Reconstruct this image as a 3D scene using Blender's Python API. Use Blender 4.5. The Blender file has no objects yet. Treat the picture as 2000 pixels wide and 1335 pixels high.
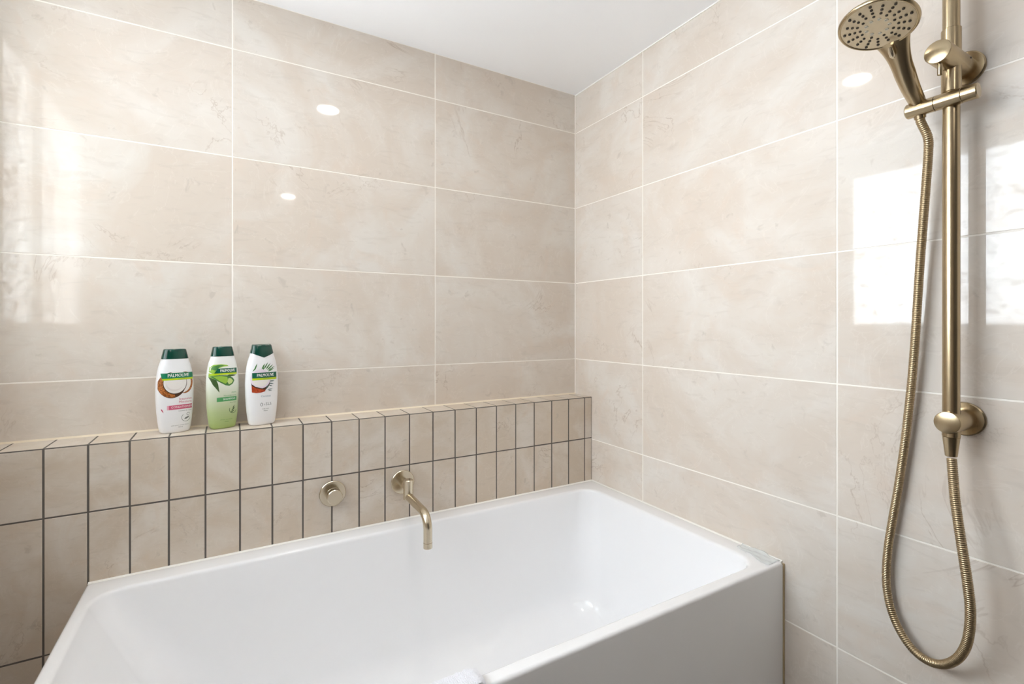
import bpy, bmesh, math, random
from mathutils import Vector, Matrix
random.seed(4)
S = bpy.context.scene
COL = S.collection
PI = math.pi

# ------------------------------------------------------------------ camera, world, lights, exposure
CAM_Z = 1.19
CAM = Vector((-1.199, -1.553, CAM_Z))
YAW = math.atan2(.5038, .864)
cd = bpy.data.cameras.new('camera')
cd.sensor_width = 36.0
cd.lens = 950 / 2000 * 36
cd.shift_y = -32.5 / 2000
cd.clip_start = .02
cam = bpy.data.objects.new('camera', cd)
cam.location = CAM
cam.rotation_euler = (PI / 2, 0, -YAW)
COL.objects.link(cam)
S.camera = cam

WORLD_STRENGTH = 20.0
w = bpy.data.worlds.new('overcast_sky'); S.world = w
w.use_nodes = True
nt = w.node_tree; nt.nodes.clear()
tc = nt.nodes.new('ShaderNodeTexCoord')
sp = nt.nodes.new('ShaderNodeSeparateXYZ')
cr = nt.nodes.new('ShaderNodeValToRGB')
bg = nt.nodes.new('ShaderNodeBackground')
wo = nt.nodes.new('ShaderNodeOutputWorld')
nt.links.new(tc.outputs['Generated'], sp.inputs[0])
nt.links.new(sp.outputs['Z'], cr.inputs[0])
nt.links.new(cr.outputs[0], bg.inputs[0])
nt.links.new(bg.outputs[0], wo.inputs[0])
cr.color_ramp.elements[0].position = 0.0
cr.color_ramp.elements[0].color = (.89, .94, 1.0, 1)
cr.color_ramp.elements[1].position = 1.0
cr.color_ramp.elements[1].color = (.80, .90, 1.0, 1)
bg.inputs['Strength'].default_value = WORLD_STRENGTH

S.view_settings.view_transform = 'Standard'
S.view_settings.look = 'None'
S.view_settings.exposure = 0.25
S.view_settings.gamma = 1.0
S.view_settings.use_curve_mapping = False
S.cycles.max_bounces = 12
S.cycles.diffuse_bounces = 8
S.cycles.glossy_bounces = 6
S.cycles.transmission_bounces = 6
S.cycles.transparent_max_bounces = 8
S.cycles.caustics_reflective = False
S.cycles.sample_clamp_indirect = 6.0
S.cycles.use_denoising = True

# ------------------------------------------------------------------ room dimensions (z = 0 floor)
CEIL = 2.109
XL = -1.69            # window wall
YF = -2.95            # wall behind the camera
LEDGE_D = .1015       # depth of the boxed ledge
LEDGE_Z = .9175
RIM = .600
WIN = (-1.178, -.150, 1.152, 2.030)   # y0,y1,z0,z1 of the opening

# sky light entering through the window opening
pl = bpy.data.lights.new('window_portal', 'AREA')
pl.shape = 'RECTANGLE'; pl.size = WIN[1] - WIN[0]; pl.size_y = WIN[3] - WIN[2]
pl.cycles.is_portal = True
po = bpy.data.objects.new('window_portal', pl); COL.objects.link(po)
po.location = (-1.80, (WIN[0] + WIN[1]) / 2, (WIN[2] + WIN[3]) / 2)
po.rotation_euler = (0, -PI / 2, 0)

# ------------------------------------------------------------------ material helpers
def rgb(r, g, b):
    f = lambda c: ((c / 255 + .055) / 1.055) ** 2.4 if c > 10.3 else c / 255 / 12.92
    return (f(r), f(g), f(b), 1)

def pbsdf(name, color=(.8, .8, .8, 1), rough=.5, metal=0.0, **kw):
    m = bpy.data.materials.new(name); m.use_nodes = True
    b = m.node_tree.nodes['Principled BSDF']
    b.inputs['Base Color'].default_value = color
    b.inputs['Roughness'].default_value = rough
    b.inputs['Metallic'].default_value = metal
    for k, v in kw.items():
        b.inputs[k.replace('_', ' ')].default_value = v
    return m

def N(m, t, **kw):
    n = m.node_tree.nodes.new(t)
    for k, v in kw.items():
        setattr(n, k, v)
    return n
def L(m, a, b): m.node_tree.links.new(a, b)

def mix(m, fac, a, b, mode='MIX'):
    n = N(m, 'ShaderNodeMix', data_type='RGBA', blend_type=mode)
    for s, v in (('A', a), ('B', b)):
        sock = [i for i in n.inputs if i.name == s and i.type == 'RGBA'][0]
        if isinstance(v, tuple): sock.default_value = v
        else: L(m, v, sock)
    f = [i for i in n.inputs if i.name == 'Factor' and i.type == 'VALUE'][0]
    if isinstance(fac, float): f.default_value = fac
    else: L(m, fac, f)
    return [o for o in n.outputs if o.type == 'RGBA'][0]

def ramp(m, src, stops):
    r = N(m, 'ShaderNodeValToRGB')
    els = r.color_ramp.elements
    while len(els) < len(stops): els.new(.5)
    for e, (p, c) in zip(els, stops):
        e.position = p
        e.color = c if isinstance(c, tuple) else (c, c, c, 1)
    L(m, src, r.inputs[0])
    return r.outputs[0]

def stone(name, base, light, warm, rough, vein=.55, scale=1.0):
    """marble look porcelain: cloudy beige, warm patches, thin veins; every tile shows another piece of the stone"""
    m = pbsdf(name, rough=rough)
    b = m.node_tree.nodes['Principled BSDF']
    b.inputs['IOR'].default_value = 1.44
    tc = N(m, 'ShaderNodeTexCoord'); oi = N(m, 'ShaderNodeObjectInfo')
    mul = N(m, 'ShaderNodeVectorMath', operation='MULTIPLY_ADD')
    cmb = N(m, 'ShaderNodeCombineXYZ')
    for i, f in enumerate((37.0, 91.0, 53.0)):
        mm = N(m, 'ShaderNodeMath', operation='MULTIPLY'); mm.inputs[1].default_value = f
        L(m, oi.outputs['Random'], mm.inputs[0]); L(m, mm.outputs[0], cmb.inputs[i])
    mul.inputs[1].default_value = (scale, scale, scale)
    L(m, tc.outputs['Object'], mul.inputs[0]); L(m, cmb.outputs[0], mul.inputs[2])
    V = mul.outputs[0]
    def noise(sc, det, dist=0.0, rgh=.55):
        n = N(m, 'ShaderNodeTexNoise'); n.inputs['Scale'].default_value = sc
        n.inputs['Detail'].default_value = det; n.inputs['Distortion'].default_value = dist
        n.inputs['Roughness'].default_value = rgh
        L(m, V, n.inputs['Vector']); return n.outputs['Fac']
    c = mix(m, ramp(m, noise(3.2, 7, 1.4), [(.40, 0.0), (.66, 1.0)]), base, light)
    c = mix(m, ramp(m, noise(5.5, 6, 2.0), [(.56, 0.0), (.74, .5)]), c, warm)
    # fine mineral streaks
    st = N(m, 'ShaderNodeMapping'); st.inputs['Scale'].default_value = (9, 9, 34)
    st.inputs['Rotation'].default_value = (0, .5, .3)
    L(m, V, st.inputs['Vector'])
    sn = N(m, 'ShaderNodeTexNoise'); sn.inputs['Scale'].default_value = 1.6; sn.inputs['Detail'].default_value = 8
    sn.inputs['Distortion'].default_value = 1.2
    L(m, st.outputs[0], sn.inputs['Vector'])
    c = mix(m, ramp(m, sn.outputs['Fac'], [(.55, 0.0), (.75, .30)]), c, tuple(x * .80 for x in base[:3]) + (1,))
    # thin veins, broken up
    v1 = ramp(m, noise(2.6, 5, 2.6, .6), [(.488, 0.0), (.5, 1.0), (.512, 0.0)])
    msk = ramp(m, noise(3.7, 2), [(.56, 0.0), (.68, vein)])
    mm = N(m, 'ShaderNodeMath', operation='MULTIPLY')
    L(m, v1, mm.inputs[0]); L(m, msk, mm.inputs[1])
    c = mix(m, mm.outputs[0], c, tuple(x * y for x, y in zip(base[:3], (.62, .54, .48))) + (1,))
    # light crackle
    v2 = ramp(m, noise(6.5, 4, 1.8, .6), [(.488, 0.0), (.5, .18), (.512, 0.0)])
    c = mix(m, v2, c, tuple(min(1, x * 1.16) for x in light[:3]) + (1,))
    # small grey specks
    sp_ = ramp(m, noise(26, 3, .8), [(.66, 0.0), (.74, .4)])
    c = mix(m, sp_, c, tuple(x * .74 for x in base[:3]) + (1,))
    # slight tone change from tile to tile
    br = N(m, 'ShaderNodeMapRange'); br.inputs['To Min'].default_value = .975; br.inputs['To Max'].default_value = 1.02
    L(m, oi.outputs['Random'], br.inputs['Value'])
    hs = N(m, 'ShaderNodeHueSaturation'); L(m, c, hs.inputs['Color']); L(m, br.outputs[0], hs.inputs['Value'])
    L(m, hs.outputs[0], b.inputs['Base Color'])
    return m

M = {}
M['tile'] = stone('polished_beige_tile', rgb(213, 201, 188), rgb(221, 214, 205), rgb(217, 200, 184), .045)
M['mosaic'] = stone('honed_beige_mosaic', rgb(200, 185, 167), rgb(212, 202, 190), rgb(204, 184, 162), .38, vein=.6, scale=1.6)
M['grout_light'] = pbsdf('ivory_grout', rgb(243, 237, 228), .7)
M['grout_dark'] = pbsdf('charcoal_grout', rgb(92, 86, 80), .85)
M['ceiling'] = pbsdf('ceiling_paint', rgb(250, 251, 253), .75)
M['paint'] = pbsdf('wall_paint', rgb(112, 109, 106), .6)
M['acrylic'] = pbsdf('white_acrylic', rgb(241, 241, 242), .14, Coat_Weight=.3, Coat_Roughness=.05)
M['sealant'] = pbsdf('white_sealant', rgb(242, 240, 234), .35)
M['frame'] = pbsdf('white_window_frame', rgb(233, 233, 230), .35)
M['floor'] = stone('grey_floor_tile', rgb(98, 94, 90), rgb(108, 104, 100), rgb(102, 95, 88), .35)
M['outside'] = pbsdf('outside_paving', rgb(150, 148, 142), .9)

def brass(name, base, rough, aniso=.0, stretch=(90, 90, 4)):
    m = pbsdf(name, base, rough, 1.0)
    b = m.node_tree.nodes['Principled BSDF']
    tc = N(m, 'ShaderNodeTexCoord'); mp = N(m, 'ShaderNodeMapping')
    mp.inputs['Scale'].default_value = stretch
    n = N(m, 'ShaderNodeTexNoise'); n.inputs['Scale'].default_value = 6; n.inputs['Detail'].default_value = 4
    L(m, tc.outputs['Object'], mp.inputs[0]); L(m, mp.outputs[0], n.inputs['Vector'])
    r = N(m, 'ShaderNodeMapRange'); r.inputs['To Min'].default_value = rough - .02; r.inputs['To Max'].default_value = rough + .05
    L(m, n.outputs['Fac'], r.inputs['Value']); L(m, r.outputs[0], b.inputs['Roughness'])
    L(m, mix(m, n.outputs['Fac'], tuple(x * .94 for x in base[:3]) + (1,), tuple(min(1, x * 1.06) for x in base[:3]) + (1,)), b.inputs['Base Color'])
    return m
M['brass'] = brass('brushed_brass', (.45, .355, .225, 1), .24)
M['brass_light'] = brass('satin_brass_tapware', (.62, .54, .41, 1), .22)
M['brass_plate'] = brass('shower_face_plate', (.55, .47, .34, 1), .34, stretch=(30, 30, 30))
M['hose'] = brass('brass_hose', (.44, .34, .21, 1), .34, stretch=(10, 10, 10))
M['nozzle'] = pbsdf('dark_rubber_nozzle', rgb(44, 36, 26), .5)
M['nozzle_grey'] = pbsdf('pale_nozzle', rgb(190, 182, 165), .35)
M['cap'] = pbsdf('dark_green_plastic', rgb(0, 62, 50), .16, Coat_Weight=.3)
M['bottle_white'] = pbsdf('white_bottle_plastic', rgb(240, 240, 241), .28)
M['bottle_green'] = pbsdf('green_fade_bottle', rough=.28)
m = M['bottle_green']
tc = N(m, 'ShaderNodeTexCoord'); sx = N(m, 'ShaderNodeSeparateXYZ'); L(m, tc.outputs['Object'], sx.inputs[0])
mr = N(m, 'ShaderNodeMapRange'); mr.inputs['From Min'].default_value = 0; mr.inputs['From Max'].default_value = .2
L(m, sx.outputs['Z'], mr.inputs['Value'])
L(m, ramp(m, mr.outputs[0], [(.0, rgb(160, 180, 108)), (.22, rgb(178, 193, 140)), (.42, rgb(206, 213, 186)), (.62, rgb(234, 237, 226)), (1, rgb(243, 243, 243))]),
  m.node_tree.nodes['Principled BSDF'].inputs['Base Color'])
def flat(key, *c, rough=.35):
    M[key] = pbsdf('print_' + key, rgb(*c), rough)
flat('p_green', 8, 118, 82); flat('p_darkgreen', 12, 92, 68); flat('p_lime', 184, 208, 22); flat('p_white', 246, 246, 244)
flat('p_flesh', 236, 231, 226); flat('p_flesh2', 226, 218, 212); flat('p_dark', 70, 42, 22); flat('p_pink', 200, 88, 118)
flat('p_grey', 120, 124, 124); flat('p_leaf', 74, 128, 66); flat('p_leafdark', 66, 92, 50); flat('p_leaflight', 150, 190, 70)
flat('p_midgreen', 84, 158, 96); flat('p_gel', 196, 214, 140); flat('p_blue', 120, 150, 165); flat('p_lilac', 232, 220, 232)
flat('p_teal', 60, 96, 92); flat('p_pinklight', 230, 168, 184)
def husk(key, c1, c2):
    m = pbsdf('print_' + key, rough=.35); b = m.node_tree.nodes['Principled BSDF']
    n = N(m, 'ShaderNodeTexNoise'); n.inputs['Scale'].default_value = 420; n.inputs['Detail'].default_value = 4
    tc = N(m, 'ShaderNodeTexCoord'); L(m, tc.outputs['Object'], n.inputs['Vector'])
    L(m, ramp(m, n.outputs['Fac'], [(.38, c1), (.62, c2)]), b.inputs['Base Color']); M[key] = m
husk('p_husk', rgb(120, 62, 24), rgb(196, 120, 58)); husk('p_huskred', rgb(150, 52, 24), rgb(200, 86, 44))

# textured privacy glass: lets the sky straight through in part and scatters the rest
m = M['glass'] = bpy.data.materials.new('rippled_privacy_glass'); m.use_nodes = True
nt = m.node_tree; nt.nodes.clear()
out = N(m, 'ShaderNodeOutputMaterial'); tr = N(m, 'ShaderNodeBsdfTransparent'); tl = N(m, 'ShaderNodeBsdfTranslucent')
gl = N(m, 'ShaderNodeBsdfGlossy'); gl.inputs['Roughness'].default_value = .08
tl.inputs['Color'].default_value = (.92, .94, .95, 1); tr.inputs[0].default_value = (.97, .98, .98, 1)
vo = N(m, 'ShaderNodeTexNoise'); vo.inputs['Scale'].default_value = 34; vo.inputs['Detail'].default_value = 2; vo.inputs['Distortion'].default_value = .8
tcg = N(m, 'ShaderNodeTexCoord'); mpg = N(m, 'ShaderNodeMapping'); mpg.inputs['Scale'].default_value = (1, 1, 2.2)
L(m, tcg.outputs['Object'], mpg.inputs[0]); L(m, mpg.outputs[0], vo.inputs['Vector'])
bp = N(m, 'ShaderNodeBump'); bp.inputs['Strength'].default_value = 1.0; bp.inputs['Distance'].default_value = .01
L(m, ramp(m, vo.outputs['Fac'], [(.36, (.30, .31, .32, 1)), (.47, (.97, .98, .98, 1))]), tr.inputs[0]); L(m, vo.outputs['Fac'], bp.inputs['Height']); L(m, bp.outputs[0], tl.inputs['Normal']); L(m, bp.outputs[0], gl.inputs['Normal'])
ms = N(m, 'ShaderNodeMixShader'); L(m, ramp(m, vo.outputs['Fac'], [(.42, .0), (.60, .34)]), ms.inputs[0]); L(m, tr.outputs[0], ms.inputs[1]); L(m, tl.outputs[0], ms.inputs[2])
m2 = N(m, 'ShaderNodeMixShader'); m2.inputs[0].default_value = .05; L(m, ms.outputs[0], m2.inputs[1]); L(m, gl.outputs[0], m2.inputs[2])
L(m, m2.outputs[0], out.inputs[0])

m = M['lamp'] = bpy.data.materials.new('downlight_diffuser'); m.use_nodes = True
nt = m.node_tree; nt.nodes.clear()
o_ = N(m, 'ShaderNodeOutputMaterial'); e_ = N(m, 'ShaderNodeEmission'); e_.inputs[0].default_value = (1, .955, .89, 1); e_.inputs[1].default_value = 120
L(m, e_.outputs[0], o_.inputs[0])

# ------------------------------------------------------------------ mesh helpers
def obj(name, bm, mat, parent=None, smooth=35, loc=None):
    me = bpy.data.meshes.new(name)
    bmesh.ops.recalc_face_normals(bm, faces=bm.faces)
    bm.to_mesh(me); bm.free()
    if smooth:
        for p in me.polygons: p.use_smooth = True
        me.set_sharp_from_angle(angle=math.radians(smooth))
    if mat: me.materials.append(mat)
    o = bpy.data.objects.new(name, me); COL.objects.link(o)
    if parent: o.parent = parent
    if loc: o.location = loc
    return o
def thing(name, label, cat, loc=(0, 0, 0), rz=0, group=None):
    o = bpy.data.objects.new(name, None); COL.objects.link(o)
    o.empty_display_size = .05
    o.location = loc; o.rotation_euler = (0, 0, rz)
    tag(o, label, cat, group); return o
def tag(o, label, cat, group=None):
    o['label'] = label; o['category'] = cat
    if group: o['group'] = group
    return o
def struct(name, bm, mat, parent=None, smooth=0):
    o = obj(name, bm, mat, parent, smooth)
    if not parent: o['kind'] = 'structure'
    return o
def box(bm, x0, x1, y0, y1, z0, z1):
    vs = [bm.verts.new((x, y, z)) for x in (x0, x1) for y in (y0, y1) for z in (z0, z1)]
    for f in ((0, 1, 3, 2), (4, 6, 7, 5), (0, 4, 5, 1), (2, 3, 7, 6), (0, 2, 6, 4), (1, 5, 7, 3)):
        bm.faces.new([vs[i] for i in f])
def bx(*a):
    bm = bmesh.new(); box(bm, *a); return bm
def loft(bm, rings, cap0=True, cap1=True, closed=True):
    R = [[bm.verts.new(p) for p in r] for r in rings]
    n = len(R[0])
    for a, b in zip(R, R[1:]):
        for i in range(n if closed else n - 1):
            j = (i + 1) % n
            bm.faces.new((a[i], a[j], b[j], b[i]))
    if cap0: bm.faces.new(R[0][::-1])
    if cap1: bm.faces.new(R[-1])
    return R
def frame(axis):
    a = Vector(axis).normalized()
    h = Vector((0, 0, 1)) if abs(a.z) < .9 else Vector((0, 1, 0))
    u = a.cross(h).normalized(); v = a.cross(u).normalized()
    return a, u, v
def lathe(bm, origin, axis, prof, n=32, cap0=True, cap1=True):
    """prof: list of (distance along axis, radius)"""
    o = Vector(origin); a, u, v = frame(axis)
    loft(bm, [[o + a * d + (u * math.cos(2 * PI * i / n) + v * math.sin(2 * PI * i / n)) * max(r, 1e-5) for i in range(n)] for d, r in prof], cap0, cap1)
def lat(*a, **k):
    bm = bmesh.new(); lathe(bm, *a, **k); return bm
def rod(r, length, b=.0015):
    return [(0, r), (length - b, r), (length - b * .3, r - b * .3), (length, r - b)]
def sweep(bm, pts, rad, n=16, cap=True):
    """rad: function(i) -> (ru, rv) ; parallel transported frames"""
    pts = [Vector(p) for p in pts]
    T = [(pts[min(i + 1, len(pts) - 1)] - pts[max(i - 1, 0)]).normalized() for i in range(len(pts))]
    _, u, v = frame(T[0]); rings = []
    for i, p in enumerate(pts):
        u = (u - T[i] * u.dot(T[i])).normalized(); v = T[i].cross(u)
        ru, rv = rad(i)
        rings.append([p + u * math.cos(2 * PI * k / n) * ru + v * math.sin(2 * PI * k / n) * rv for k in range(n)])
    loft(bm, rings, cap, cap)
def catmull(P, ds):
    P = [Vector(p) for p in P]
    P = [P[0] * 2 - P[1]] + P + [P[-1] * 2 - P[-2]]
    dense = []
    for i in range(1, len(P) - 2):
        p0, p1, p2, p3 = P[i - 1:i + 3]
        for k in range(60):
            t = k / 60
            dense.append(.5 * ((2 * p1) + (p2 - p0) * t + (2 * p0 - 5 * p1 + 4 * p2 - p3) * t * t + (3 * p1 - p0 - 3 * p2 + p3) * t ** 3))
    dense.append(P[-2])
    out = [dense[0]]; acc = 0
    for a, b in zip(dense, dense[1:]):
        seg = (b - a).length
        while acc + seg >= ds:
            f = (ds - acc) / seg; a = a.lerp(b, f); out.append(a.copy()); seg = (b - a).length; acc = 0
        acc += seg
    return out
def rrect(x0, x1, y0, y1, z, r, n=8):
    P = []
    for cx, cy, a0 in ((x1 - r, y1 - r, 0), (x0 + r, y1 - r, 90), (x0 + r, y0 + r, 180), (x1 - r, y0 + r, 270)):
        for k in range(n + 1):
            a = math.radians(a0 + 90 * k / n)
            P.append((cx + r * math.cos(a), cy + r * math.sin(a), z))
    return P

# ------------------------------------------------------------------ tiles
TILE_MESH = {}
def tile_mesh(wd, ht, th, ch=.0009):
    """tile lying in local XZ, face towards -Y at y=0, centred; bevelled face edges"""
    key = (round(wd, 4), round(ht, 4), th)
    if key in TILE_MESH: return TILE_MESH[key]
    bm = bmesh.new(); a, b = wd / 2, ht / 2
    loft(bm, [[(-a, th, -b), (a, th, -b), (a, th, b), (-a, th, b)],
              [(-a, ch, -b), (a, ch, -b), (a, ch, b), (-a, ch, b)],
              [(-a + ch, 0, -b + ch), (a - ch, 0, -b + ch), (a - ch, 0, b - ch), (-a + ch, 0, b - ch)]])
    bmesh.ops.recalc_face_normals(bm, faces=bm.faces)
    me = bpy.data.meshes.new('tile'); bm.to_mesh(me); bm.free()
    TILE_MESH[key] = me; return me
def clip(rects, hole):
    out = []
    for a, b, c, d in rects:
        h0, h1, h2, h3 = hole
        if b <= h0 or a >= h1 or d <= h2 or c >= h3: out.append((a, b, c, d)); continue
        if c < h2: out.append((a, b, c, h2))
        if d > h3: out.append((a, b, h3, d))
        m0, m1 = max(c, h2), min(d, h3)
        if a < h0: out.append((a, h0, m0, m1))
        if b > h1: out.append((h1, b, m0, m1))
    return out
def place_tile(parent, mat, wd, ht, th, loc, rot, name='tile', jit=.0002):
    me = tile_mesh(wd, ht, th)
    if not me.materials: me.materials.append(mat)
    o = bpy.data.objects.new(name, me); COL.objects.link(o)
    o.parent = parent
    o.rotation_euler = rot
    n = Matrix.Rotation(rot[2], 3, 'Z') @ Matrix.Rotation(rot[0], 3, 'X') @ Vector((0, -1, 0))
    o.location = Vector(loc) + n * random.uniform(-jit, jit)
    return o
def runs(edges): return list(zip(edges, edges[1:]))
ZJ = [CAM_Z + v for v in (-1.034, -.734, -.4335, -.1335, .1675, .4665, .7655)]
ZROWS = [0] + ZJ + [CEIL]
G = .0025
TH = .009

# wall_back: y = 0 (the long wall over the bath)
wb = struct('wall_back', bx(XL - .12, .12, TH * .06, .12, 0, CEIL), M['grout_light'])
for a, b in runs([XL, -1.1895, -.5946, 0]):
    for c, d in runs(ZROWS[3:]):
        wd, ht = b - a - G, d - c - G
        place_tile(wb, M['tile'], wd, ht, TH, ((a + b) / 2, 0, (c + d) / 2), (0, 0, 0))
# wall_right: x = 0 (the shower rail wall)
wr = struct('wall_right', bx(TH * .06, .12, YF - .12, .0, 0, CEIL), M['grout_light'])
for a, b in runs([0, .3655, .968, 1.5705, 2.173, 2.7755, -YF]):
    for c, d in runs(ZROWS):
        place_tile(wr, M['tile'], b - a - G, d - c - G, TH, (0, -(a + b) / 2, (c + d) / 2), (0, 0, -PI / 2))
# wall_left: the window wall
bm = bmesh.new()
x0, x1 = XL - .14, XL - TH * .06
box(bm, x0, x1, YF, WIN[0], 0, CEIL); box(bm, x0, x1, WIN[1], 0, 0, CEIL)
box(bm, x0, x1, WIN[0], WIN[1], 0, WIN[2]); box(bm, x0, x1, WIN[0], WIN[1], WIN[3], CEIL)
wl = struct('wall_left', bm, M['grout_light'])
for a, b in runs([0, .3, .9, 1.5, 2.1, 2.7, -YF]):
    for c, d in runs(ZROWS):
        for (p, q, r, s) in clip([(a, b, c, d)], (-WIN[1], -WIN[0], WIN[2], WIN[3])):
            if q - p > .02 and s - r > .02:
                place_tile(wl, M['tile'], q - p - G, s - r - G, TH, (XL, -(p + q) / 2, (r + s) / 2), (0, 0, PI / 2))
wf = struct('wall_front', bx(XL - .12, .12, YF - .12, YF, 0, CEIL), M['paint'])
fl = struct('floor', bx(XL - .14, .12, YF - .12, .12, -.08, -.0015), M['grout_dark'])
for a, b in runs([XL, -1.2, -.6, 0]):
    for c, d in runs([YF, -2.4, -1.8, -1.2, -.846]):
        me = tile_mesh(b - a - G, d - c - G, .0085)
        o = place_tile(fl, M['floor'], b - a - G, d - c - G, .0085, ((a + b) / 2, (c + d) / 2, 0), (-PI / 2, 0, 0), jit=0)
struct('ceiling', bx(XL - .14, .12, YF - .12, .12, CEIL, CEIL + .08), M['ceiling'])
# white bead where the right wall meets the ceiling, corner bead
struct('trim_2', bx(-.0022, .0, YF, 0, CEIL - .004, CEIL), M['sealant'])
struct('trim_3', bx(-.0030, .0, -.0030, 0, LEDGE_Z, CEIL), M['grout_light'])

# window_1
y0, y1, z0, z1 = WIN
w1 = bpy.data.objects.new('window_1', None); COL.objects.link(w1); w1['kind'] = 'structure'
FX = XL - .035
def barf(name, ya, yb, za, zb, xa=FX - .045, xb=FX + .008, bev=.004):
    bm = bx(xa, xb, ya, yb, za, zb)
    bmesh.ops.bevel(bm, geom=bm.edges[:], offset=bev, segments=2, affect='EDGES')
    return obj(name, bm, M['frame'], w1)
PZ0, PZ1 = CAM_Z - .002, CAM_Z + .800
barf('frame_head', y0, y1, PZ1, z1); barf('frame_sill', y0, y1, z0, PZ0)
barf('frame_jamb', y0, -1.137, PZ0, PZ1); barf('frame_jamb', -.192, y1, PZ0, PZ1)
barf('mullion', -.585, -.546, PZ0, PZ1, xb=FX + .003)
for a, b in ((-1.137, -.585), (-.546, -.192)):
    obj('glass_pane', bx(FX - .026, FX - .022, a, b, PZ0, PZ1), M['glass'], w1, smooth=0)
    for (ya, yb, za, zb) in ((a, a + .010, PZ0, PZ1), (b - .010, b, PZ0, PZ1), (a, b, PZ0, PZ0 + .010), (a, b, PZ1 - .010, PZ1)):
        obj('glazing_bead', bx(FX - .022, FX - .008, ya, yb, za, zb), M['frame'], w1, smooth=0)
# reveal lining
for nm, r in (('reveal', (y0, y0 + .004, z0, z1)), ('reveal', (y1 - .004, y1, z0, z1)), ('reveal', (y0, y1, z1 - .004, z1)), ('sill_board', (y0, y1, z0, z0 + .006))):
    obj(nm, bx(XL - .027, XL, *r), M['frame'], w1, smooth=0)

# unseen wall added outside the window to keep sky light off wall_back
struct('light_block_wall', bx(-4.2, XL - .14, -1.55, -1.33, -.2, 3.4), pbsdf('light_block_grey', rgb(104, 98, 92), .9))

struct('sky_block_slab', bx(-2.50, XL - .14, -1.33, .6, 2.30, 2.42), pbsdf('sky_block_white', rgb(225, 225, 222), .8))  # unseen overhang added above the window to cut off steep sky light

# trim_1: the boxed tiled ledge behind the bath, dark joints
FY = -LEDGE_D
g = .0032
led = struct('trim_1', bx(XL, -.0003, FY + .0005, -.0003, 0, LEDGE_Z - .0005), M['grout_dark'])
tj = [0.0] + [.0335 + .07596 * i for i in range(22)] + [-XL]
zr = [0, .156, .459, .7620, LEDGE_Z]
mt = .007
for a, b in runs(tj):
    ga = g / 2 if a > 0 else 0
    wd = b - a - g
    for c, d in runs(zr):
        if d < .5 and b < 1.40: continue
        ht = d - c - g * .9
        if d == LEDGE_Z: ht = d - c - g * .45 - .0022
        cz = c + g * .45 + ht / 2
        place_tile(led, M['mosaic'], wd, ht, mt, (-(a + b) / 2, FY, cz), (0, 0, 0), jit=.00035)
    dp = LEDGE_D - .0042
    place_tile(led, M['mosaic'], wd, dp - .0012, mt - .001, (-(a + b) / 2, FY + .0032 + dp / 2, LEDGE_Z), (-PI / 2, 0, 0), jit=.0002)
# beige sealant line where ledge meets wall
bm = bmesh.new()
loft(bm, [[(x, 0, LEDGE_Z), (x, -.0045, LEDGE_Z + .0002), (x, -.0012, LEDGE_Z + .0012), (x, 0, LEDGE_Z + .0045)] for x in (XL, 0)])
obj('sealant_bead', bm, pbsdf('beige_sealant', rgb(234, 222, 200), .5), led)

# ------------------------------------------------------------------ bathtub
BX0, BX1, BY0, BY1 = -1.4785, -.0015, -.846, FY - .0012
bt = thing('bathtub', 'white acrylic bathtub with rounded basin, set in the corner against the tiled ledge', 'bathtub', (0, 0, 0))
bm = bmesh.new()
def inn(f, z, r):
    # f: 0 opening -> 1 basin floor outline
    return rrect(-1.452 + .225 * f, -.062 - .060 * f, -.812 + .045 * f, -.166 - .040 * f, z, r)
rings = [rrect(BX0, BX1, BY0, BY1, 0, .006), rrect(BX0, BX1, BY0, BY1, RIM - .007, .006)]
for k in (1, 2, 3, 4):
    a = k / 4 * PI / 2; i_ = .007 * (1 - math.cos(a))
    rings.append(rrect(BX0 + i_, BX1 - i_, BY0 + i_, BY1 - i_, RIM - .007 + .007 * math.sin(a), .010))
O = (-1.452, -.062, -.812, -.166)
for k in range(0, 5):
    a = k / 4 * PI / 2; e = .010 * (1 - math.sin(a))
    rings.append(rrect(O[0] - e, O[1] + e, O[2] - e, O[3] + e, RIM - .010 * (1 - math.cos(a)), .055 + e))
ZB = .190; HB = RIM - .010 - ZB
for k in range(1, 13):
    f = k / 12 * .80
    rings.append(inn(f, RIM - .010 - HB * f, .055 + .05 * f))
# fillet into the floor
for k in range(1, 9):
    a = k / 8 * PI / 2
    f = .80 + (1.0 - .80) * math.sin(a) * .55
    ins = .085 * (1 - math.cos(a))
    z = ZB + HB * .20 * (1 - math.sin(a))
    r = rrect(-1.452 + .225 * f + ins, -.062 - .060 * f - ins, -.812 + .045 * f + ins, -.166 - .040 * f - ins, z, .095)
    rings.append(r)
rings.append(rrect(-1.05, -.30, -.60, -.37, ZB - .004, .06))
loft(bm, rings)
shell = obj('shell', bm, M['acrylic'], bt, smooth=50)
wst = obj('waste', lat((-.74, -.485, ZB - .004), (0, 0, 1), [(0, .034), (.003, .034), (.005, .030), (.005, .006)], n=28), M['brass_light'], bt)
wst['label'] = 'round brass waste in the basin floor'
bm = bmesh.new()
def bead(pA, pB, nrm):
    n = Vector(nrm)
    prof = [Vector((0, 0, -.0065)), n * .0060 + Vector((0, 0, -.0050)), n * .0065 + Vector((0, 0, .0007)), n * .0020 + Vector((0, 0, .0012)), Vector((0, 0, .0028))]
    loft(bm, [[Vector(pA) + q for q in prof], [Vector(pB) + q for q in prof]])
bead((BX0 + .002, BY1 + .001, RIM - .0005), (BX1, BY1 + .001, RIM - .0005), (0, -1, 0))
bead((-.0005, BY0 + .004, RIM - .0005), (-.0005, BY1, RIM - .0005), (-1, 0, 0))
obj('sealant_bead', bm, M['sealant'], bt)
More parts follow.
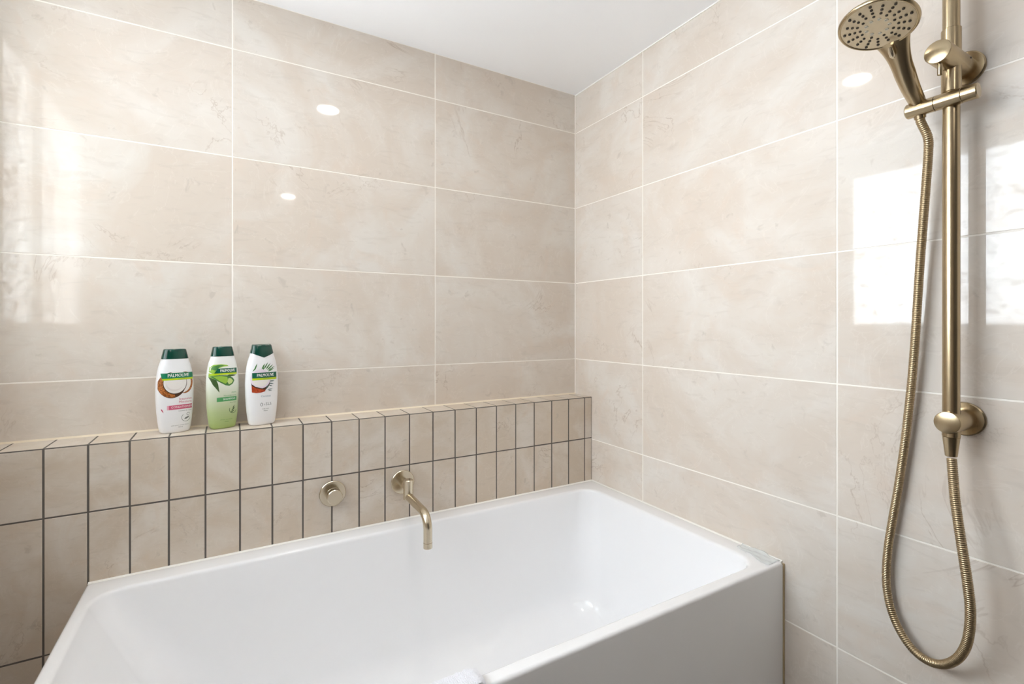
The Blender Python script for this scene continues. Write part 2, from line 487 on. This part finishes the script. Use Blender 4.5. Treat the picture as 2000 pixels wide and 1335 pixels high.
obj('shadow_strip', bx(-.0035, -.0002, BY0 - .002, BY0 + .002, .0, RIM - .004), pbsdf('shadow_brown', rgb(188, 168, 134), .6), bt)  # brown strip standing in for the shadow where apron meets right wall

# ------------------------------------------------------------------ bath mixer and spout
TZ = CAM_Z - .4775
mx = thing('bath_mixer', 'round satin brass bath mixer knob on the tiled ledge, left of the spout', 'tap', (-.943, FY, TZ))
obj('wall_plate', lat((0, .0005, 0), (0, -1, 0), [(0, .036), (.0035, .036), (.0050, .0345), (.0050, .018)], n=48), M['brass_light'], mx)
obj('knob', lat((0, -.0045, 0), (0, -1, 0), [(0, .0205), (.012, .0205), (.0125, .0198), (.0135, .0198), (.014, .0205), (.0325, .0205), (.0340, .0190), (.0340, .0005)], n=48), M['brass_light'], mx)
obj('indicator', lat((0, -.0262, -.0200), (0, 0, -1), [(0, .0022), (.0014, .0022), (.002, .0015)], n=12), M['nozzle'], mx)
so = thing('bath_spout', 'satin brass curved bath spout over the bathtub basin', 'tap', (-.7395, FY, TZ))
obj('wall_plate', lat((0, .0005, 0), (0, -1, 0), [(0, .036), (.0035, .036), (.0050, .0345), (.0050, .012)], n=48), M['brass_light'], so)
obj('inlet', lat((0, -.004, 0), (0, -1, 0), rod(.0135, .050), n=28), M['brass_light'], so)
obj('swivel_body', lat((0, -.055, -.036), (0, 0, 1), [(0, .0125), (.0012, .0145), (.056, .0145), (.058, .0125)], n=32), M['brass_light'], so)
pts = [(0, -.060, -.027)] + [(0, -.060 - .118 * k / 6, -.027 - .003 * k / 6) for k in range(1, 7)]
cy, cz, rr_ = -.178, -.030, .040
for k in range(1, 13):
    a = k / 12 * PI / 2
    pts.append((0, cy - rr_ * math.sin(a), cz - rr_ * (1 - math.cos(a))))
pts += [(0, cy - rr_, cz - rr_ - d) for d in (.008, .016, .024, .0300)]
bm = bmesh.new(); sweep(bm, pts, lambda i: (.0118, .0118), n=28); obj('spout_tube', bm, M['brass_light'], so)
obj('aerator', lat((0, cy - rr_, cz - rr_ - .0300), (0, 0, -1), [(0, .0110), (.0008, .0110), (.0009, .0120), (.0150, .0120), (.0160, .0110), (.0160, .0088), (.012, .0085)], n=28), M['brass_light'], so)

# ------------------------------------------------------------------ shower rail
RX, RY = -.0616, -1.1907
sr = thing('shower_rail', 'vertical brushed brass shower rail with two wall brackets on right wall', 'shower rail', (0, 0, 0))
zb_ = CAM_Z - .1755; zt_ = CAM_Z + .4815
obj('rail', lat((RX, RY, zb_), (0, 0, 1), [(0, .0125), (CAM_Z + .835 - zb_, .0125), (CAM_Z + .838 - zb_, .010)], n=36), M['brass'], sr)
def bracket(z, ln, name):
    b = obj(name, lat((-.006, RY, z), (-1, 0, 0), rod(.0197, ln - .006, .0016), n=40), M['brass'], sr)
    obj('wall_flange', lat((.0006, RY, z), (-1, 0, 0), [(0, .0315), (.0050, .0315), (.0068, .0295), (.0070, .018)], n=48), M['brass'], b)
    return b
bracket(zb_, .081, 'lower_bracket')
up = bracket(zt_, .122, 'diverter_body')
obj('diverter_lever', lat((-.111, RY, zt_ - .018), (0, 0, -1), rod(.0038, .021, .0008), n=16), M['brass'], up)
obj('set_screw', lat((-.035, RY - .0190, zt_ + .004), (0, -1, 0), [(0, .0018), (.0012, .0018), (.0015, .001)], n=10), M['nozzle'], up)
obj('rail_sleeve', lat((RX, RY, zt_ - .058), (0, 0, 1), [(0, .0134), (.0008, .0144), (.114, .0144), (.115, .0134), (.115, .0125)], n=36), M['brass'], sr)
cn = obj('hose_connector', lat((RX, RY, zb_ - .012), (0, 0, -1), [(0, .0132), (.014, .0132), (.0142, .0122), (.015, .0122), (.0155, .0128), (.016, .0126), (.050, .0089), (.051, .0080)], n=32), M['brass'], sr)
# slider with holder
hz = CAM_Z + .4085; HX = RX - .0110
sl = obj('slider', lat((HX, RY - .019, hz), (0, 1, 0), [(0, .0132), (.0005, .0138), (.0375, .0138), (.038, .0132)], n=36), M['brass'], sr)
obj('slider_knob', lat((HX, RY - .0185, hz), (0, -1, 0), [(0, .0122), (.0008, .0122), (.0012, .0134), (.021, .0134), (.0225, .0118)], n=36), M['brass'], sr)
obj('handset_holder', lat((HX, RY + .0185, hz), (0, 1, 0), [(0, .0122), (.0008, .0122), (.0012, .0136), (.0430, .0136), (.0450, .0118)], n=36), M['brass'], sr)

# ------------------------------------------------------------------ hand shower
HY = -1.146
hs = thing('hand_shower', 'round brushed brass hand shower with dark nozzles, held in the rail holder', 'shower head', (0, 0, 0))
P = [(-.0670, HY, CAM_Z + .4130), (-.082, HY, CAM_Z + .4240), (-.111, HY, CAM_Z + .4440), (-.140, HY, CAM_Z + .4715), (-.1625, HY, CAM_Z + .4945), (-.184, HY, CAM_Z + .5125), (-.203, HY, CAM_Z + .5205)]
path = catmull(P, .006)
npt = len(path)
def hrad(i):
    t = i / (npt - 1)
    wd = .0120 + .0038 * min(t / .45, 1) + (0 if t < .50 else .024 * ((t - .50) / .50) ** 2.0)
    tk = .0118 + .0030 * min(t / .45, 1) - (0 if t < .50 else .0060 * ((t - .50) / .50))
    return (wd, tk)
_, uu, vv = frame(path[1] - path[0])
bm = bmesh.new()
# choose which axis is the wide one: the one along y
if abs(uu.y) > .7: sweep(bm, path, hrad, n=28)
else: sweep(bm, path, lambda i: hrad(i)[::-1], n=28)
obj('handle', bm, M['brass'], hs, smooth=60)
HC = Vector((-.2318, HY, CAM_Z + .5166)); al = math.radians(17)
nrm = Vector((-math.sin(al), 0, -math.cos(al)))   # spray direction
RH = .0582
obj('head_shell', lat(HC - nrm * .019, nrm, [(0, .010), (.002, .024), (.006, .042), (.010, .053), (.0135, RH - .002), (.0165, RH), (.0190, RH - .0004), (.0212, RH - .0022), (.0214, RH - .0042), (.0200, RH - .0056)], n=64, cap1=False), M['brass'], hs, smooth=60)
fp = obj('face_plate', lat(HC + nrm * .0006, nrm, [(0, RH - .0050), (.0006, RH - .0052), (.0012, RH - .012), (.0018, .025), (.0020, .001)], n=64), M['brass_plate'], hs, smooth=60)
a_, ua, va = frame(nrm)
xdir = Vector((0, 1, 0)); ydir = nrm.cross(xdir)
bm = bmesh.new()
for k in range(17):
    ang = 2 * PI * k / 17 + .1
    rads = (.0245, .0325, .0400, .0475) if k % 2 == 0 else (.0290, .0365, .0440)
    for r_ in rads:
        if math.cos(ang - math.atan2(Vector((.817, 0, -.576)).dot(ydir), 0)) > .975 and r_ > .042: continue
        c = HC + nrm * .0019 + (xdir * math.cos(ang) + ydir * math.sin(ang)) * r_
        lathe(bm, c, nrm, [(0, .0024), (.0012, .0022), (.0018, .0014)], n=8)
no = obj('nozzle', bm, M['nozzle'], fp); no['kind'] = 'stuff'; no['label'] = 'dark rubber nozzles in radial rows'
bm = bmesh.new()
for k in range(9):
    ang = 2 * PI * k / 9
    c = HC + nrm * .0023 + (xdir * math.cos(ang) + ydir * math.sin(ang)) * .0165
    lathe(bm, c, nrm, [(0, .0030), (.0010, .0028), (.0010, .0018), (.0002, .0015), (.0002, .0008), (.0012, .0006)], n=12)
no = obj('spray_jet', bm, M['nozzle_grey'], fp); no['kind'] = 'stuff'; no['label'] = 'pale ring jets around the centre'
# spray selector tab at the neck
tp = HC + Vector((.817, 0, -.40)).normalized() * .054 + nrm * .002
bm = bmesh.new(); dsel = (Vector((.80, 0, -.42)).normalized() + nrm * .45).normalized()
sweep(bm, [tp - dsel * .004 + nrm * .002, tp + dsel * .004 + nrm * .004, tp + dsel * .012 + nrm * .003, tp + dsel * .017], lambda i: ((.0030, .0030), (.0042, .0032), (.0045, .0030), (.0025, .0020))[i], n=14)
obj('spray_selector', bm, M['brass_light'], hs, smooth=60)
obj('hose_nut', lat(Vector(P[0]) + Vector((-.002, 0, -.008)), Vector((.25, 0, -.97)), [(0, .0085), (.001, .0100), (.014, .0090), (.0145, .0075)], n=28), M['brass'], hs)

# ------------------------------------------------------------------ hose
def at(px, py, off):
    """point on the plane x = -off that the photograph shows at (px, py)"""
    k = (px - 1000) / 950; v = (635 - py) / 950
    dx = .5038 + .864 * k; dy = .864 - .5038 * k
    F = (1.199 - off) / dx
    return Vector((-off, -1.553 + F * dy, CAM_Z + F * v))
hp = [(1806, 236, 0.0554), (1811, 252, 0.0499), (1813, 298, 0.0437), (1809, 357, 0.0390), (1803, 435, 0.0351), (1797, 513, 0.0312), (1792, 590, 0.0289), (1787, 668, 0.0265),
      (1781, 742, 0.0234), (1775, 798, 0.0211), (1766, 874, 0.0179), (1754, 954, 0.0170), (1743, 1016, 0.0170), (1734, 1074, 0.0170), (1731, 1132, 0.0172),
      (1738, 1181, 0.0203), (1754, 1224, 0.0250), (1778, 1262, 0.0320), (1808, 1288, 0.0413), (1840, 1297, 0.0523), (1868, 1287, 0.0640), (1886, 1262, 0.0725), (1894, 1226, 0.0780), (1895, 1186, 0.0819),
      (1890, 1141, 0.0835), (1882, 1088, 0.0827), (1873, 1030, 0.0796), (1865, 972, .0700), (1860.5, 918, .0635), (1858.6, 894, .0616)]
path = catmull([Vector((-.0664, HY, CAM_Z + .3950)), Vector((-.0645, HY - .0008, CAM_Z + .3850)), at(1812, 268, .0545)] + [at(*q) for q in hp[2:]], .0006)
bm = bmesh.new()
def hr(i):
    r = .00740 + .00042 * math.cos(2 * PI * i / 6.0)
    return (r, r)
sweep(bm, path, hr, n=12)
tag(obj('shower_hose', bm, M['hose'], smooth=180), 'ribbed brass flexible shower hose looping down from the hand shower to the lower bracket', 'hose')

# ------------------------------------------------------------------ bottles
def prof_at(tbl, t):
    for (a, x), (b, y) in zip(tbl, tbl[1:]):
        if t <= b:
            f = (t - a) / (b - a); f = f * f * (3 - 2 * f) * .35 + f * .65
            return x + (y - x) * f
    return tbl[-1][1]
WT = [(0, .74), (.03, .80), (.075, .85), (.18, .915), (.28, .96), (.40, .99), (.50, 1.0), (.60, .985), (.70, .935), (.79, .855), (.884, .70), (1.0, .58)]
DT = [(0, .84), (.04, .92), (.2, .97), (.5, 1.0), (.7, .95), (.884, .78), (1.0, .60)]
NE = 2.7
class Bottle:
    def __init__(s, a, b, H): s.a, s.b, s.H, s.du, s.su = a, b, H, 0, 1
    def ab(s, z): t = z / s.H; return s.a * prof_at(WT, t), s.b * prof_at(DT, t)
    def ring(s, z, n=56, k=1.0):
        A, B = s.ab(z); A *= k; B *= k; P = []
        for i in range(n):
            th = 2 * PI * i / n; c, d = math.cos(th), math.sin(th)
            P.append((A * math.copysign(abs(c) ** (2 / NE), c), B * math.copysign(abs(d) ** (2 / NE), d), z))
        return P
    def front(s, u, v, e):
        u = u * s.su + s.du
        A, B = s.ab(v); u = max(-A * .965, min(A * .965, u)); q = abs(u) / A
        y = B * (1 - q ** NE) ** (1 / NE)
        return Vector((u, -y - e, v))
def poly_print(bt, name, mat, poly, lay, parent, bmsrc=None):
    from mathutils.geometry import tessellate_polygon
    bm = bmsrc or bmesh.new()
    if not bmsrc:
        pts = [Vector((x, z, 0)) for x, z in poly]
        vs = [bm.verts.new(p) for p in pts]
        for tri in tessellate_polygon([pts]):
            try: bm.faces.new([vs[i] for i in tri])
            except ValueError: pass
    else:
        bmesh.ops.triangulate(bm, faces=bm.faces)
    for _ in range(6):
        long = [e for e in bm.edges if e.calc_length() > .0032]
        if not long: break
        bmesh.ops.subdivide_edges(bm, edges=long, cuts=1)
        bmesh.ops.triangulate(bm, faces=[f for f in bm.faces if len(f.verts) > 3])
    for v in bm.verts: v.co = bt.front(v.co.x, v.co.y, .00010 + .00009 * lay)
    for f in bm.faces:
        f.normal_update()
        if f.normal.y > 0: f.normal_flip()
    me = bpy.data.meshes.new(name); bm.to_mesh(me); bm.free()
    me.materials.append(mat); o = bpy.data.objects.new(name, me); COL.objects.link(o); o.parent = parent
    return o
def text_bm(s, size, x, z, align='CENTER', bold=.0, rot=0, stretch=1.0):
    cu = bpy.data.curves.new('lettering', 'FONT'); cu.body = s; cu.size = size; cu.align_x = align; cu.align_y = 'CENTER'
    cu.resolution_u = 2
    t = bpy.data.objects.new('lettering', cu); COL.objects.link(t)
    bpy.context.view_layer.update()
    dg = bpy.context.evaluated_depsgraph_get()
    me = bpy.data.meshes.new_from_object(t.evaluated_get(dg))
    bm = bmesh.new(); bm.from_mesh(me)
    bpy.data.objects.remove(t); bpy.data.curves.remove(cu); bpy.data.meshes.remove(me)
    if bold:
        g2 = bm.copy(); 
        for v in g2.verts: v.co.x += bold; v.co.y += bold * .4
        tmp = bpy.data.meshes.new('t'); g2.to_mesh(tmp); g2.free(); bm.from_mesh(tmp); bpy.data.meshes.remove(tmp)
    c, d = math.cos(rot), math.sin(rot)
    for v in bm.verts:
        X, Y = v.co.x * stretch, v.co.y
        v.co = (x + X * c - Y * d, z + X * d + Y * c, 0)
    return bm
def ell(cx, cz, rx, rz, n=40, a0=0, a1=360):
    return [(cx + rx * math.cos(math.radians(a0 + (a1 - a0) * i / n)), cz + rz * math.sin(math.radians(a0 + (a1 - a0) * i / n))) for i in range(n if a1 - a0 == 360 else n + 1)]
def arc(cx, cz, r, w_, a0, a1, n=20):
    return ell(cx, cz, r, r, n, a0, a1) + ell(cx, cz, r - w_, r - w_, n, a0, a1)[::-1]
def leaf(x0, z0, x1, z1, w_):
    dx, dz = x1 - x0, z1 - z0; l = math.hypot(dx, dz); nx, nz = -dz / l * w_, dx / l * w_
    return [(x0, z0), (x0 + dx * .3 + nx, z0 + dz * .3 + nz), (x0 + dx * .65 + nx * .8, z0 + dz * .65 + nz * .8), (x1, z1),
            (x0 + dx * .65 - nx * .8, z0 + dz * .65 - nz * .8), (x0 + dx * .3 - nx, z0 + dz * .3 - nz)]
def make_bottle(label, loc, rz, H, a, b, bodymat, swoop=False):
    t = thing('shampoo_bottle', label, 'bottle', loc, rz, 'bottles on the tiled ledge')
    B = Bottle(a, b, H)
    zc = H * .884
    bm = bmesh.new()
    n = 56
    rings = [B.ring(0, k=.86), B.ring(.0006, k=.93), B.ring(.0022, k=.985)]
    rings += [B.ring(z) for z in [.005 + (zc - .0055) * i / 26 for i in range(27)]]
    if swoop:
        base = rings[-1]
        rings = [r for r in rings if r[0][2] < zc - .017]
        for f in (.33, .66, 1.0):
            rr = []
            for i, p in enumerate(B.ring(zc)):
                A, _ = B.ab(zc); q = 1 - min(1, abs(p[0]) / A)
                zz = (zc - .017) * (1 - f) + (zc + .002 - .0125 * q) * f
                k1 = B.ab(zz)[0] / A; rr.append((p[0] * k1, p[1] * B.ab(zz)[1] / B.ab(zc)[1], zz))
            rings.append(rr)
    loft(bm, rings)
    body = obj('body', bm, bodymat, t, smooth=60)
    # cap
    bm = bmesh.new(); rings = []
    def capring(f, k=1.0, dz=0):
        rr = []
        for p in B.ring(zc, k=1):
            A, Bb = B.ab(zc); q = 1 - min(1, abs(p[0]) / A)
            z_lo = zc + (.002 - .0125 * q if swoop else .0)
            z_hi = H - ((.0012 + .0035 * q) if (swoop and p[1] < 0) else 0)
            z = z_lo + (z_hi - z_lo) * f + dz
            zz = min(max(z, 0), H)
            rr.append((p[0] / A * B.ab(zz)[0] * k, p[1] / Bb * B.ab(zz)[1] * k, z))
        return rr
    rings = [capring(0, 1.0), capring(0.001, 1.022), capring(.3, 1.02), capring(.6, 1.02), capring(.9, 1.02), capring(.97, .995), capring(1, .93)]
    loft(bm, rings)
    cap = obj('cap', bm, M['cap'], t, smooth=50)
    cap['label'] = 'dark green flip cap'
    # hinge lip / thumb notch on the cap top
    A, Bb = B.ab(H)
    bm = bmesh.new()
    loft(bm, [[(-.0065, -Bb * .98, H - .0065), (.0065, -Bb * .98, H - .0065), (.0050, -Bb * .90, H - .0020), (-.0050, -Bb * .90, H - .0020)],
              [(-.0060, -Bb * 1.12, H - .0058), (.0060, -Bb * 1.12, H - .0058), (.0048, -Bb * 1.02, H - .0020), (-.0048, -Bb * 1.02, H - .0020)]])
    obj('thumb_tab', bm, M['cap'], cap, smooth=0)
    return t, B, body

BZ = LEDGE_Z + .0003
# 1: coconut conditioner
t, B, body = make_bottle('white bottle with coconut picture and pink writing, leftmost of the three', (-1.3175, -.0420, BZ), math.radians(20), .2120, .0410, .0205, M['bottle_white']); B.du = -.0015
PP = lambda nm, mt, poly, lay: poly_print(B, nm, M[mt], poly, lay, body)
TT = lambda mt, s, size, x, z, lay, **k: poly_print(B, 'lettering', M[mt], None, lay, body, text_bm(s, size, x, z, **k))
PP('coconut_husk', 'p_husk', ell(.0180, .1265, .0195, .0275), 0)
PP('coconut_flesh', 'p_flesh', ell(.0135, .1272, .0190, .0258), 1)
PP('coconut_shell_rim', 'p_dark', ell(-.0095, .1215, .0292, .0325), 2)
PP('coconut_husk', 'p_husk', ell(-.0100, .1222, .0286, .0318, a0=115, a1=285), 3)
PP('coconut_shell_rim', 'p_dark', ell(-.0030, .1262, .0258, .0285), 4)
PP('coconut_flesh', 'p_flesh', ell(-.0028, .1274, .0246, .0272), 5)
PP('coconut_flesh', 'p_flesh2', ell(-.0045, .1222, .0175, .0160), 6)
PP('coconut_flesh', 'p_flesh', ell(-.0030, .1262, .0180, .0160), 7)
PP('brand_band', 'p_green', [(-.0325, .1520), (-.0305, .1385), (.0385, .1385), (.0385, .1520)], 8)
PP('lime_stripe', 'p_lime', [(-.0305, .1385), (-.0290, .1340), (.0385, .1340), (.0385, .1385)], 8)
TT('p_white', 'PALMOLIVE', .0112, .0040, .1452, 9, bold=.00045, stretch=.82)
TT('p_green', 'NATURALS', .0032, .0100, .1362, 9)
TT('p_pink', 'Intensive', .0082, .0345, .0850, 1, align='RIGHT')
TT('p_pink', 'Moisture', .0082, .0345, .0775, 1, align='RIGHT')
PP('pink_bar', 'p_pinklight', [(-.0205, .0595), (-.0205, .0705), (-.0120, .0705), (-.0120, .0595)], 0)
PP('pink_bar', 'p_pink', [(-.0165, .0595), (-.0165, .0705), (.0355, .0705), (.0355, .0595)], 1)
TT('p_white', 'CONDITIONER', .0070, .0120, .0650, 2)
TT('p_grey', 'Coconut & cream', .0042, .0345, .0550, 1, align='RIGHT')
PP('leaf_badge', 'p_grey', arc(.0210, .0370, .0105, .0010, 130, 345), 1)
PP('leaf_badge', 'p_grey', leaf(.0165, .0330, .0300, .0390, .0022), 1)
PP('leaf_badge', 'p_grey', arc(.0260, .0450, .0038, .0009, 0, 300), 1)
TT('p_grey', 'with natural coconut extract', .0034, .0080, .0190, 1)
TT('p_grey', '350mL', .0040, .0090, .0140, 1)
PP('pink_mark', 'p_pink', leaf(-.0320, .0640, -.0270, .0530, .0012), 1)
# 2: aloe shampoo
t, B, body = make_bottle('white bottle fading to green with an aloe leaf picture, middle of the three', (-1.2125, -.0440, BZ), math.radians(18), .2160, .0385, .0205, M['bottle_green']); B.du = -.0045; B.su = .96
PP('aloe_leaf', 'p_leaflight', [(-.034, .152), (-.031, .163), (-.022, .169), (-.004, .170), (.010, .1675), (.014, .1645), (.004, .1640), (-.010, .160), (-.018, .150), (-.020, .143)], 0)
PP('aloe_leaf', 'p_leaf', [(-.028, .158), (-.024, .165), (-.012, .168), (.004, .1672), (-.008, .163), (-.018, .154)], 1)
PP('aloe_leaf', 'p_leaflight', [(-.0365, .149), (-.030, .1470), (-.020, .1450), (-.010, .140), (-.022, .130), (-.0345, .140), (-.0368, .145)], 1)
PP('aloe_leaf', 'p_leafdark', [(-.0335, .1385), (-.026, .1340), (-.0165, .1290), (-.0125, .1180), (-.0095, .0960), (-.0165, .1060), (-.0245, .1170)], 2)
PP('aloe_leaf', 'p_leafdark', leaf(.006, .1385, .0340, .1395, .0028), 1)
PP('aloe_gel', 'p_leaf', [(-.030, .1390), (-.010, .1415), (.012, .1400), (.024, .1330), (.0285, .1260), (.024, .1170), (.015, .1120), (.006, .1140), (-.012, .1250)], 3)
PP('aloe_gel', 'p_leaflight', [(-.024, .1385), (-.006, .1395), (.010, .1360), (.012, .1240), (.006, .1180), (-.010, .1270)], 4)
PP('aloe_gel', 'p_gel', [(.013, .1330), (.020, .1310), (.0250, .1250), (.021, .1190), (.014, .1160), (.010, .1230)], 4)
PP('brand_band', 'p_darkgreen', [(-.0215, .1465), (-.0135, .1590), (.0355, .1590), (.0355, .1465)], 6)
PP('lime_stripe', 'p_lime', [(-.0345, .1455), (-.0215, .1465), (.0355, .1465), (.0355, .1420), (-.0290, .1420)], 6)
TT('p_white', 'PALMOLIVE', .0098, .0110, .1526, 7, bold=.00045, stretch=.74)
TT('p_midgreen', 'Active', .0050, .0335, .0945, 1, align='RIGHT')
TT('p_midgreen', 'Nourishment', .0060, .0335, .0865, 1, align='RIGHT')
PP('green_bar', 'p_midgreen', [(-.0155, .0720), (-.0155, .0830), (.0345, .0830), (.0345, .0720)], 1)
TT('p_white', 'SHAMPOO', .0066, .0150, .0776, 2)
TT('p_leaf', 'Aloe Vera', .0042, .0335, .0675, 1, align='RIGHT')
PP('leaf_badge', 'p_leafdark', arc(.0245, .0480, .0095, .0011, 150, 350), 1)
for q in ((.018, .041, .0300, .047), (.020, .045, .0310, .054), (.024, .050, .0290, .060)):
    PP('leaf_badge', 'p_leafdark', leaf(*q, .0014), 1)
TT('p_leaf', 'with aloe vera extract', .0034, .0080, .0240, 1)
TT('p_leaf', '350mL', .0040, .0090, .0185, 1)
# 3: coconut milk shower bottle
t, B, body = make_bottle('white bottle with palm leaves over a halved coconut, rightmost of the three', (-1.1195, -.0445, BZ), math.radians(17), .2200, .0415, .0205, M['bottle_white'], swoop=True); B.du = -.003
for q in ((-.022, .150, -.0150, .169, .0017), (-.026, .147, -.0190, .158, .0012), (-.004, .152, .0050, .1680, .0019), (.001, .152, .0130, .1710, .0017), (.006, .151, .0200, .1690, .0017),
          (.009, .149, .0270, .1650, .0017), (.011, .147, .0320, .1600, .0015), (.012, .145, .0310, .1550, .0014), (.000, .150, .0000, .1640, .0018)):
    PP('palm_leaf', 'p_leaf', leaf(*q), 1)
PP('coconut_shell_rim', 'p_dark', ell(-.0060, .1220, .0245, .0285), 2)
PP('coconut_husk', 'p_huskred', [(-.0290, .1110), (-.0200, .1040), (-.0080, .0995), (.0060, .0975), (.0040, .0920), (-.0060, .0895), (-.0180, .0890), (-.0280, .0915)], 5)
PP('coconut_shell_rim', 'p_dark', [(-.0290, .1140), (-.0200, .1065), (-.0080, .1020), (.0080, .0990), (.0060, .0965), (-.0080, .0990), (-.0200, .1030), (-.0290, .1095)], 6)
PP('coconut_flesh', 'p_lilac', ell(-.0065, .1265, .0250, .0260), 4)
PP('coconut_flesh', 'p_flesh', ell(-.0065, .1245, .0200, .0190), 5)
for q in ((.0060, .0985, .0150, .1100, .0016), (.0140, .1080, .0240, .1050, .0013), (.0150, .1130, .0280, .1110, .0014), (.0160, .1190, .0300, .1190, .0014), (.0170, .1250, .0300, .1270, .0014), (.0100, .0960, .0250, .0980, .0010), (.0120, .0940, .0230, .0930, .0009)):
    PP('palm_leaf', 'p_teal', leaf(*q), 6)
PP('brand_band', 'p_darkgreen', [(-.0275, .1435), (-.0275, .1290), (.0360, .1290), (.0360, .1435)], 7)
PP('lime_stripe', 'p_lime', [(-.0275, .1290), (-.0275, .1235), (.0360, .1235), (.0360, .1290)], 7)
TT('p_white', 'PALMOLIVE', .0115, .0055, .1360, 8, bold=.00045, stretch=.76)
TT('p_green', 'NATURALS', .0034, .0080, .1260, 8)
TT('p_blue', 'Coconut', .0072, .0065, .0790, 1)
TT('p_grey', '0', .0145, -.0045, .0560, 1)
TT('p_grey', '%', .0060, .0030, .0560, 1)
TT('p_grey', 'SLS', .0110, .0138, .0570, 1)
TT('p_grey', 'body wash', .0040, .0060, .0445, 1)
TT('p_grey', '400mL', .0040, .0060, .0390, 1)

# ------------------------------------------------------------------ downlights
for i, (x, y, lb) in enumerate(((-.832, -.632, 'round white recessed downlight above the bathtub'), (-.830, -2.243, 'round white recessed downlight behind the camera'))):
    d = thing('downlight', lb, 'light', (x, y, CEIL), 0, 'recessed ceiling downlights')
    obj('trim_ring', lat((0, 0, .0005), (0, 0, -1), [(0, .048), (.003, .048), (.0045, .045), (.003, .041), (.0012, .0400)], n=40, cap1=False), M['frame'], d)
    obj('diffuser', lat((0, 0, .0), (0, 0, -1), [(0, .0405), (.0018, .0405)], n=36), M['lamp'], d)

# ------------------------------------------------------------------ towel over the front rim
bm = bmesh.new()
NX, NT = 70, 54
path2 = []
TT0, x_r, x_l = .0075, -.838, -1.16
yi, yo = -.812, BY0
pr = [(yi + .032, RIM - .20), (yi + .022, RIM - .09), (yi + .012, RIM - .02), (yi + .003, RIM + .008), (yi - .010, RIM + .0135), (yo + .008, RIM + .0135), (yo - .006, RIM + .007), (yo - .011, RIM - .02), (yo - .013, RIM - .12), (yo - .013, RIM - .30)]
pc = catmull([(0, a, b) for a, b in pr], .0105)
top, bot = [], []
for j, p in enumerate(pc):
    tn = (pc[min(j + 1, len(pc) - 1)] - pc[max(j - 1, 0)]).normalized(); nn = Vector((0, tn.z, -tn.y)) * -1
    if nn.z < 0 and abs(nn.z) > .5: nn = -nn
    r1, r2 = [], []
    for i in range(NX + 1):
        x = x_l + (x_r - x_l) * i / NX
        e = min(1, (i) / 3, (NX - i) / 3) ** .5 if 0 < i < NX else 0
        wv = .0012 * math.sin(i * 1.9 + j * .7) * math.sin(j * 1.3 + i * .3) + random.uniform(-.0006, .0006)
        r1.append(p + Vector((x, 0, 0)) + nn * (.0045 * e + wv * e)); r2.append(p + Vector((x, 0, 0)) - nn * .0035 * e)
    top.append(r1 + r2[::-1])
loft(bm, top)
mtw = pbsdf('white_terry', rgb(236, 236, 242), .95, Sheen_Weight=.4)
b_ = mtw.node_tree.nodes['Principled BSDF']
n_ = N(mtw, 'ShaderNodeTexNoise'); n_.inputs['Scale'].default_value = 380; n_.inputs['Detail'].default_value = 3
tcn = N(mtw, 'ShaderNodeTexCoord'); L(mtw, tcn.outputs['Object'], n_.inputs['Vector'])
bp_ = N(mtw, 'ShaderNodeBump'); bp_.inputs['Strength'].default_value = .9; bp_.inputs['Distance'].default_value = .003
L(mtw, n_.outputs['Fac'], bp_.inputs['Height']); L(mtw, bp_.outputs[0], b_.inputs['Normal'])
tag(obj('towel', bm, mtw, smooth=60), 'fluffy white towel draped over front rim of the bathtub at bottom edge', 'towel')

# ------------------------------------------------------------------ crumpled clear film on the far rim corner
mf = M['film'] = bpy.data.materials.new('clear_plastic_film'); mf.use_nodes = True
nt = mf.node_tree; nt.nodes.clear()
o1 = N(mf, 'ShaderNodeOutputMaterial'); t1 = N(mf, 'ShaderNodeBsdfTransparent'); d1 = N(mf, 'ShaderNodeBsdfPrincipled')
d1.inputs['Base Color'].default_value = rgb(240, 243, 243); d1.inputs['Roughness'].default_value = .12
x1_ = N(mf, 'ShaderNodeMixShader'); x1_.inputs[0].default_value = .5
L(mf, t1.outputs[0], x1_.inputs[1]); L(mf, d1.outputs[0], x1_.inputs[2]); L(mf, x1_.outputs[0], o1.inputs[0])
bm = bmesh.new(); rnd = random.Random(7)
nx, ny = 16, 26; grid = []
fy0, fy1 = -.838, -.735
for j in range(ny + 1):
    row = []
    for i in range(nx + 1):
        s, tt = i / nx, j / ny
        y = fy0 + (fy1 - fy0) * tt
        x = -.0035 - (.050 - .026 * tt ** 1.5) * s - .003 * math.sin(tt * 9)
        z = RIM + .0012 + .0016 * abs(math.sin(tt * 11 + s * 5) * math.sin(s * 7 - tt * 4)) + rnd.uniform(0, .0007) + .004 * max(0, .16 - s) * (tt > .3) * 4
        row.append(bm.verts.new((x, y, z)))
    grid.append(row)
for j in range(ny):
    for i in range(nx):
        bm.faces.new((grid[j][i], grid[j][i + 1], grid[j + 1][i + 1], grid[j + 1][i]))
film = tag(obj('plastic_film', bm, mf, smooth=25), 'small crumpled clear plastic film lying on bathtub rim by the right wall', 'plastic film')
mdf = film.modifiers.new('thickness', 'SOLIDIFY'); mdf.thickness = .0003
